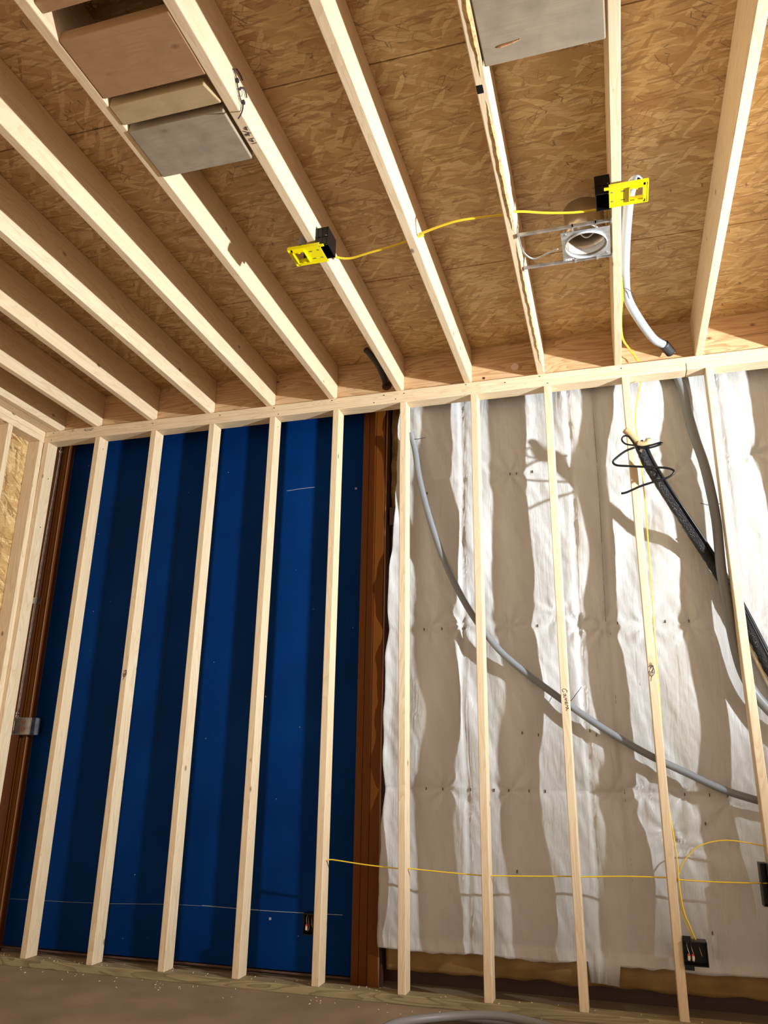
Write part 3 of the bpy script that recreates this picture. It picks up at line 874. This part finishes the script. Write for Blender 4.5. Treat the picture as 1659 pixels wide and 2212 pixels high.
# ------------------------------------------------------------------ cables
def cable(name, label, pts, r, m, cat='cable', group=None, n=10, **kw):
    bm = bmesh.new(); tube(bm, pts, r, n, kw.pop('step', .015), **kw)
    o = obj(name, bm, m, None, True, origin=pts[0])
    return tag(o, label, cat, group)
YG = 'yellow cables'
cable('yellow_cable', 'yellow cable running level through the holes of the right hand studs',
      [(-0.386, 0.045, 0.578), (-0.357, 0.045, 0.586), (-0.313, 0.045, 0.584), (-0.169, 0.045, 0.571), (-0.009, 0.045, 0.562), (0.048, 0.045, 0.564), (0.223, 0.045, 0.556), (0.400, 0.045, 0.550), (0.450, 0.045, 0.551), (0.636, 0.045, 0.558), (0.814, 0.045, 0.566), (0.855, 0.045, 0.566), (1.047, 0.045, 0.577), (1.223, 0.045, 0.580), (1.290, 0.045, 0.574), (1.450, 0.045, 0.573), (1.633, 0.045, 0.578), (1.707, 0.045, 0.580)], .0062, YEL, group=YG, flat=.5)
cable('yellow_cable', 'yellow cable arching over the level run beside the rightmost stud',
      [(1.266, 0.050, 0.565), (1.281, 0.050, 0.612), (1.313, 0.050, 0.664), (1.371, 0.050, 0.714), (1.460, 0.050, 0.740), (1.544, 0.050, 0.739), (1.644, 0.050, 0.723), (1.707, 0.050, 0.712)], .0055, YEL, group=YG, flat=.5)
cable('yellow_cable', 'yellow cable dropping down the edge of the scribbled stud into the lower right box',
      [(1.316, 0.050, 3.009), (1.283, 0.050, 2.885), (1.267, 0.050, 2.779), (1.273, 0.050, 2.647)]+[(1.278, 0.030, 2.383), (1.274, 0.030, 2.043), (1.263, 0.030, 1.477), (1.257, 0.030, 0.959), (1.273, 0.030, 0.670), (1.272, 0.030, 0.577), (1.280, 0.030, 0.458), (1.300, 0.030, 0.396), (1.319, 0.030, 0.341)], .0055, YEL, group=YG, flat=.6)
cable('yellow_cable', 'second yellow cable entering the lower right box from the level run',
      [(1.273, 0.035, 0.585), (1.273, 0.035, 0.503), (1.280, 0.035, 0.421), (1.301, 0.035, 0.364), (1.311, 0.035, 0.336)], .0045, YEL, group=YG, flat=.6)
cable('yellow_cable', 'yellow cable across the ceiling from the left box to the next joist',
      [(0.016, -1.231, 3.140), (0.035, -1.213, 3.140), (0.086, -1.192, 3.140), (0.186, -1.209, 3.140), (0.316, -1.230, 3.140), (0.435, -1.264, 3.140)], .0065, YEL, group=YG, flat=.6)
cable('yellow_cable', 'yellow cable across the ceiling between the two middle joists toward the light housing',
      [(0.417, -1.272, 3.140), (0.522, -1.302, 3.140), (0.611, -1.314, 3.140), (0.769, -1.303, 3.140), (0.805, -1.302, 3.140)], .0065, YEL, group=YG, flat=.6)
cable('yellow_cable', 'yellow cable between the rough joist and the open black box',
      [(0.806, -1.310, 3.140), (0.851, -1.301, 3.140), (0.939, -1.269, 3.140), (1.046, -1.243, 3.140), (1.153, -1.234, 3.140)], .0062, YEL, group=YG, flat=.6)
cable('yellow_cable', 'yellow cable looping down the right side of the joist to the top plate',
      [(1.224, -0.741, 3.140), (1.230, -0.588, 3.140), (1.223, -0.383, 3.140), (1.231, -0.199, 3.140), (1.262, -0.085, 3.140), (1.291, 0.003, 3.140)]+[(1.309, .012, 3.106)], .0055, YEL, group=YG, flat=.6)
cable('yellow_cable', 'yellow cable curling behind the round light housing beside the joist',
      [(1.176, -1.30, 3.15), (1.175, -1.24, 3.17), (1.175, -1.15, 3.2), (1.175, -1.0, 3.19), (1.172, -.93, 3.17)], .005, YEL, group=YG, flat=.6)
GG = 'grey conduits'
cable('grey_conduit', 'ribbed grey conduit sagging behind the studs across the white facing',
      [(.040, .085, 2.86)]+[(0.059, 0.112, 2.754), (0.081, 0.112, 2.596), (0.134, 0.112, 2.371), (0.211, 0.112, 2.127), (0.297, 0.112, 1.930), (0.381, 0.112, 1.778), (0.487, 0.112, 1.630), (0.578, 0.112, 1.538), (0.702, 0.112, 1.437), (0.832, 0.112, 1.337), (0.969, 0.112, 1.237), (1.091, 0.112, 1.159), (1.211, 0.112, 1.090), (1.348, 0.112, 1.024), (1.499, 0.112, 0.953), (1.648, 0.112, 0.907), (1.758, 0.112, 0.881)], .018, GREY, 'conduit', GG, n=12, ribs=.09)
cable('grey_conduit', 'thick grey conduit dropping from the top plate behind the rightmost stud',
      [(1.505, 0.108, 3.044), (1.530, 0.108, 2.936), (1.538, 0.108, 2.814)]+[(1.558, 0.095, 2.661), (1.583, 0.095, 2.531)]+[(1.598, 0.080, 2.373), (1.608, 0.080, 2.202), (1.603, 0.080, 1.966)]+[(1.612, 0.090, 1.808)]+[(1.621, 0.108, 1.654)]+[(1.641, 0.114, 1.501), (1.678, 0.114, 1.394), (1.735, 0.114, 1.306), (1.837, 0.114, 1.187)], .0245, plain('dark_grey_conduit', (.19, .20, .21), .4), 'conduit', GG, n=14, ribs=.07)
cable('grey_conduit', 'smooth light grey conduit running beside the joist and bending to the top plate',
      [(1.283, -1.378, 3.122), (1.275, -1.35, 3.150), (1.258, -1.25, 3.168)]+[(1.245, -0.965, 3.170), (1.244, -0.691, 3.170), (1.257, -0.514, 3.170), (1.316, -0.300, 3.170), (1.389, -0.096, 3.170)]+[(1.440, -.045, 3.158)], .0215, GREYL, 'conduit', GG, n=16, ribs=0)
bm = bmesh.new(); tube(bm, [(1.283, -1.379, 3.1215), (1.2825, -1.380, 3.1205)], .0165, 16, .01)
part('dark_opening', bm, BLK, bpy.data.objects['grey_conduit.002'], True)
bm = bmesh.new(); tube(bm, [(1.440, -.045, 3.158), (1.475, .018, 3.140)], .026, 16, .01)
tag(obj('conduit_coupling', bm, DARK, None, True), 'dark coupling where the light grey conduit meets the top plate', 'fitting')
bm = bmesh.new(); tube(bm, [(1.482, .008, 3.155), (1.492, .030, 3.150)], .014, 12, .01)
tag(obj('conduit_plug', bm, plain('pinkish_plastic', (.6, .42, .38), .4), None, True), 'small pale pink plug beside the dark coupling', 'fitting')
cable('grey_conduit', 'dark conduit passing through the rim board hole behind the 14 3/4 joist',
      [(-.150, -.20, 3.27), (-.125, -.08, 3.25), (-.105, -.01, 3.20), (-.100, .036, 3.167)], .018, DARK, 'conduit', GG, n=14)
bm = bmesh.new(); tube(bm, [(-.098, RIM-.001, 3.160), (-.098, RIM+.006, 3.160)], .030, 20, .01)
part('drilled_hole', bm, DARKB, bpy.data.objects['rim_board'])
bm = bmesh.new(); tube(bm, [(.651, RIM-.001, 3.183), (.651, RIM+.006, 3.183)], .0215, 24, .01)
part('drilled_hole', bm, plain('pale_pink_hole', (.75, .55, .48), .6), bpy.data.objects['rim_board'])  # pale pink disc set in the drilled hole
bm = bmesh.new(); tube(bm, [(.474, RIM-.001, 3.135), (.474, RIM+.006, 3.135)], .008, 16, .01)
part('drilled_hole', bm, DARKB, bpy.data.objects['rim_board'])

# black taped bundle with its companions
bun = thing('cable_bundle', 'thick black taped cable bundle slanting behind the rightmost stud, frayed at its upper end', 'cable bundle', (1.28, -.07, 2.58))
def lerp_path(px, ys):
    return px
c0 = [(1.268, -.085, 2.588)] + [(1.304, -0.060, 2.485)] + [(1.400, -0.005, 2.300)] + [(1.497, 0.070, 2.135)] + [(1.592, 0.138, 1.962)] + [(1.674, 0.142, 1.759), (1.763, 0.142, 1.502), (1.822, 0.142, 1.332)]
bm = bmesh.new(); tube(bm, c0, .0235, 14, .012)
for v in bm.verts: v.co += Vector((noise.noise(v.co*60), 0, noise.noise(v.co*47+Vector((3, 1, 2)))))*.0035
part('taped_core', bm, BLKS, bun, True)
for k, (dx, dz, r) in enumerate(((.026, .010, .008), (.014, .020, .007), (.033, .002, .006))):
    bm = bmesh.new(); tube(bm, [(p[0]+dx, p[1]-.012, p[2]+dz) for p in c0], r, 8, .02)
    part('black_cable', bm, BLK, bun, True)
bm = bmesh.new(); tube(bm, [(p[0]+.031, p[1]+.012, p[2]+.019) for p in c0[3:6]], .007, 8, .02)
part('cream_tube', bm, CREAM, bun, True)
bm = bmesh.new(); tube(bm, [(p[0]-.028, p[1]+.008, p[2]-.016) for p in c0[5:]], .009, 8, .02)
part('cream_tube', bm, CREAM, bun, True)
bm = bmesh.new(); tube(bm, [(1.287, -.092, 2.566), (1.297, -.095, 2.556)], .0265, 14, .006, caps=False)
for p in ((1.30, -.07, 2.545),): pass
part('silver_tape', bm, plain('silver_tape', (.5, .5, .5), .3, metal=.5), bun, True)
cable('beige_pipe', 'beige pipe end leaning left on top of the black cable bundle',
      [(1.207, -0.110, 2.666), (1.231, -0.110, 2.636), (1.263, -0.110, 2.587)], .0165, BEIGE, 'pipe', 'beige pipe ends', n=14, step=.008)
bp2 = cable('beige_pipe', 'short beige pipe end hooked upward on top of the black cable bundle',
      [(1.258, -0.115, 2.585), (1.284, -0.115, 2.578), (1.304, -0.115, 2.583), (1.315, -0.115, 2.600)], .0155, BEIGE, 'pipe', 'beige pipe ends', n=14, step=.006)
e_ = [(1.316, -0.119, 2.602)][0]
bm = bmesh.new(); tube(bm, [e_, (e_[0]+.001, e_[1]-.001, e_[2]+.004)], .007, 12, .004)
part('pipe_bore', bm, DARKB, bp2, True)
cable('black_wire', 'stiff black wire zigzagging in wide loops across the black bundle',
      [(1.248, -0.115, 2.566), (1.198, -0.115, 2.549), (1.151, -0.115, 2.516), (1.136, -0.115, 2.498), (1.152, -0.115, 2.479), (1.214, -0.115, 2.468), (1.300, -0.115, 2.455), (1.385, -0.115, 2.442), (1.418, -0.115, 2.422), (1.392, -0.115, 2.395), (1.326, -0.115, 2.377), (1.259, -0.115, 2.359), (1.192, -0.115, 2.333), (1.163, -0.115, 2.328)], .0055, BLK, 'wire', 'black wire loops', step=.008)
cable('black_wire', 'small black wire loop left of the beige pipe ends',
      [(1.248, -0.120, 2.574), (1.205, -0.120, 2.586), (1.187, -0.120, 2.611), (1.199, -0.120, 2.630), (1.221, -0.120, 2.625), (1.235, -0.120, 2.601), (1.248, -0.120, 2.574)], .0045, BLK, 'wire', 'black wire loops', step=.006)
cable('black_wire', 'black wire loop sticking out right of the beige pipe ends',
      [(1.244, -0.120, 2.577), (1.276, -0.120, 2.564), (1.320, -0.120, 2.567), (1.369, -0.120, 2.577), (1.371, -0.120, 2.569), (1.319, -0.120, 2.555), (1.265, -0.120, 2.560)], .0050, BLK, 'wire', 'black wire loops', step=.006)

# zip ties
ZG = 'small black zip ties on the conduits'
for lab, pts in (('black zip tie tail sticking right from the conduit behind the stud beside the brown post', [(0.029, 0.085, 2.835), (0.043, 0.085, 2.822), (0.084, 0.085, 2.818), (0.125, 0.085, 2.822)]),
                 ('black zip tie tail on the thick conduit left of the rightmost stud', [(1.545, 0.088, 2.314), (1.591, 0.088, 2.298), (1.612, 0.088, 2.299), (1.637, 0.088, 2.304)]),
                 ('black zip tie tail rising right of the stud with the Camera note', [(0.841, 0.085, 1.345), (0.854, 0.085, 1.350), (0.880, 0.085, 1.381), (0.907, 0.085, 1.414)]),
                 ('black zip tie tail on the light grey conduit beside the ceiling joist', [(1.232, -0.657, 3.140), (1.254, -0.640, 3.140), (1.275, -0.607, 3.140), (1.288, -0.553, 3.140)])):
    cable('zip_tie', lab, pts, .0017, INK, 'zip tie', ZG, n=6, step=.005)

# ------------------------------------------------------------------ outlet boxes on the studs
def stud_box(loc, w, label, ear=True):
    t = thing('outlet_box', label, 'electrical box', loc, 'black outlet boxes on the studs')
    X, Y0, Z0 = loc
    bm = bmesh.new(); shell(bm, X, X+w, Y0, Y0+.072, Z0, Z0+.094, .003, '-y')
    bx(bm, X, X+w, Y0-.003, Y0, Z0, Z0+.004); bx(bm, X, X+w, Y0-.003, Y0, Z0+.090, Z0+.094)
    if ear:
        bx(bm, X+.002, X+.040, Y0+.008, Y0+.011, Z0-.018, Z0); bx(bm, X+.002, X+.036, Y0+.008, Y0+.011, Z0+.094, Z0+.112)
    part('box_shell', bm, BLK, t)
    for i, (a, b) in enumerate(((.25, .018), (.42, .012), (.75, .05))):
        bm = bmesh.new(); x = X+w*a
        tube(bm, [(x, Y0+.06, Z0+.09), (x-.006, Y0+.03, Z0+.07), (x+.004, Y0+.02, Z0+.03), (x-.002, Y0+.015, Z0+b)], .0011, 6, .01)
        part('wire', bm, (WHITE, COPPER, COPPER)[i], t, True)
    for a in ((.28,) if w < .07 else (.22, .40)):
        bm = bmesh.new(); x = X+w*a; bx(bm, x-.005, x+.005, Y0+.010, Y0+.020, Z0+.018, Z0+.038, .002)
        c_ = part('wire_connector', bm, CREAM, t)
        bm = bmesh.new(); bx(bm, x-.005, x+.005, Y0+.0095, Y0+.0205, Z0+.036, Z0+.044, .002)
        me = bm
        rr = obj('connector_cap', me, RED); rr.data.transform(Matrix.Translation(-Vector(loc))); rr.parent = c_
    return t
stud_box((3*S-.003+T+.007, -.012, .250), .098, 'open black double outlet box on the scribbled stud where the yellow cables end')
stud_box((-S-.006-.058, .004, .252), .056, 'narrow black outlet box in front of the blue panel', ear=False)
bm = bmesh.new(); shell(bm, 4*S+.0075-.030, 4*S+.0075, .006, .07, .49, .66, .003, '-y')
tag(obj('outlet_box', bm, BLK), 'black outlet box on the left side of the rightmost stud, at the picture edge', 'electrical box', 'black outlet boxes on the studs')

# ------------------------------------------------------------------ metal conduit and receptacle in the left corner
mc = thing('metal_conduit', 'thin metal conduit rising up the brown corner post from the receptacle', 'conduit', (-2.455, .185, 1.28))
bm = bmesh.new(); tube(bm, [(-2.443, .195, 3.2), (-2.447, .195, 2.85), (-2.456, .19, 2.3), (-2.458, .185, 1.6), (-2.455, .18, 1.29)], .0075, 12, .05)
part('tube', bm, DSTEEL, mc, True)
for z in (1.30, 1.283, 3.03):
    bm = bmesh.new(); tube(bm, [(-2.455 if z < 2 else -2.445, .18 if z < 2 else .195, z), (-2.455 if z < 2 else -2.445, .18 if z < 2 else .195, z+.012)], .0125, 12, .01)
    part('coupling', bm, STEEL, mc, True)
bm = bmesh.new(); bx(bm, -2.472, -2.44, .175, .212, 1.985, 2.025, .002)
part('strap', bm, DSTEEL, mc)
rc = thing('receptacle', 'galvanised surface box with two brown outlets on the corner post', 'electrical outlet', (-2.40, .16, 1.175))
bm = bmesh.new(); bx(bm, -2.447, -2.325, .150, .2318, 1.180, 1.280, .003)
part('box_body', bm, DSTEEL, rc)
bm = bmesh.new(); bx(bm, -2.443, -2.328, .1455, .1505, 1.182, 1.278, .002)
part('cover_plate', bm, DSTEEL, rc)
bm = bmesh.new(); tube(bm, [(-2.447, .150, 1.186), (-2.447, .150, 1.276)], .009, 12, .02)
part('hinge_tube', bm, STEEL, rc, True)
bm = bmesh.new(); bx(bm, -2.480, -2.456, .158, .162, 1.178, 1.278, .001)
part('side_tab', bm, DSTEEL, rc)
for z in (1.252, 1.211):
    bm = bmesh.new(); c = bmesh.ops.create_cone(bm, cap_ends=True, segments=20, radius1=.0165, radius2=.0165, depth=.004)
    for q in c['verts']: q.co = Matrix.Rotation(math.pi/2, 3, 'X') @ q.co + Vector((-2.378, .145, z))
    f_ = part('outlet_face', bm, OUT, rc)
    for dx, dz, w_, h_ in ((-.006, .003, .001, .004), (.006, .003, .001, .0035), (0, -.008, .002, .002)):
        bm = bmesh.new(); bx(bm, -2.378+dx-w_, -2.378+dx+w_, .1425, .1435, z+dz-h_, z+dz+h_)
        o = obj('slot', bm, BLK); o.data.transform(Matrix.Translation(-rc.location)); o.parent = f_
for x, z in ((-2.378, 1.2315), (-2.370, 1.273), (-2.385, 1.186)):
    bm = bmesh.new(); c = bmesh.ops.create_cone(bm, cap_ends=True, segments=8, radius1=.003, radius2=.003, depth=.003)
    for q in c['verts']: q.co = Matrix.Rotation(math.pi/2, 3, 'X') @ q.co + Vector((x, .144, z))
    part('screw', bm, STEEL, rc)

# ------------------------------------------------------------------ coil of conduit on the floor, shavings
def ringpts(cx, cy, rx, ry, z, a0, a1, n=24):
    return [(cx+rx*math.cos(math.radians(a0+(a1-a0)*i/n)), cy+ry*math.sin(math.radians(a0+(a1-a0)*i/n)), z+.004*math.sin(i*.7)) for i in range(n+1)]
bm = bmesh.new()
tube(bm, ringpts(.46, -.56, .40, .40, .019, 20, 380, 40), .0175, 12, ribs=.08)
tube(bm, ringpts(.50, -.62, .40, .38, .053, -10, 340, 40), .0175, 12, ribs=.08)
co = obj('conduit_coil', bm, plain('grey_brown_conduit', (.20, .19, .18), .45), None, True, origin=(.46, -.5, 0))
tag(co, 'coil of ribbed grey conduit lying on the floor at the foot of the wall', 'conduit coil')
bm = bmesh.new()
for i in range(150):
    x = random.uniform(-2.3, 2.0)
    on = random.random() < .42
    y = random.uniform(.01, .085) if on else -abs(random.gauss(0, .09))-.004
    z = T+.0015 if on else .0015
    s = random.uniform(.0012, .0042); a = random.uniform(0, 3.14)
    r = bmesh.ops.create_cube(bm, size=1)
    for v in r['verts']:
        p = Matrix.Rotation(a, 3, 'Z') @ Vector((v.co.x*s*2.2, v.co.y*s*.7, v.co.z*.0022+v.co.x*.002))
        v.co = p+Vector((x, y, z))
tag(obj('wood_shavings', bm, SHAV), 'pale wood shavings and splinters scattered along the floor plate', 'wood shavings', kind='stuff')

# ------------------------------------------------------------------ the work light itself, out of the frame to the right
wl = thing('work_light', 'work light head on a stand beyond the right edge of the picture', 'work light', (LAMP.x, LAMP.y, 0))
dirv = (AIM-LAMP).normalized()
bm = bmesh.new(); tube(bm, [LAMP-dirv*.10, LAMP-dirv*.012], .075, 20, .02)
part('lamp_head', bm, DARK, wl, True)
bm = bmesh.new(); tube(bm, [Vector((LAMP.x, LAMP.y, 0.0))-Vector((dirv.x, dirv.y, 0))*.1, LAMP-dirv*.1-Vector((0, 0, .05))], .015, 12, .1)
part('stand_pole', bm, DARK, wl, True)
for k in range(3):
    a = k*2.094
    b0 = Vector((LAMP.x, LAMP.y, .45))-Vector((dirv.x, dirv.y, 0))*.1
    bm = bmesh.new(); tube(bm, [b0, Vector((b0.x+.45*math.cos(a), b0.y+.45*math.sin(a), .012))], .011, 10, .1)
    part('leg', bm, DARK, wl, True)
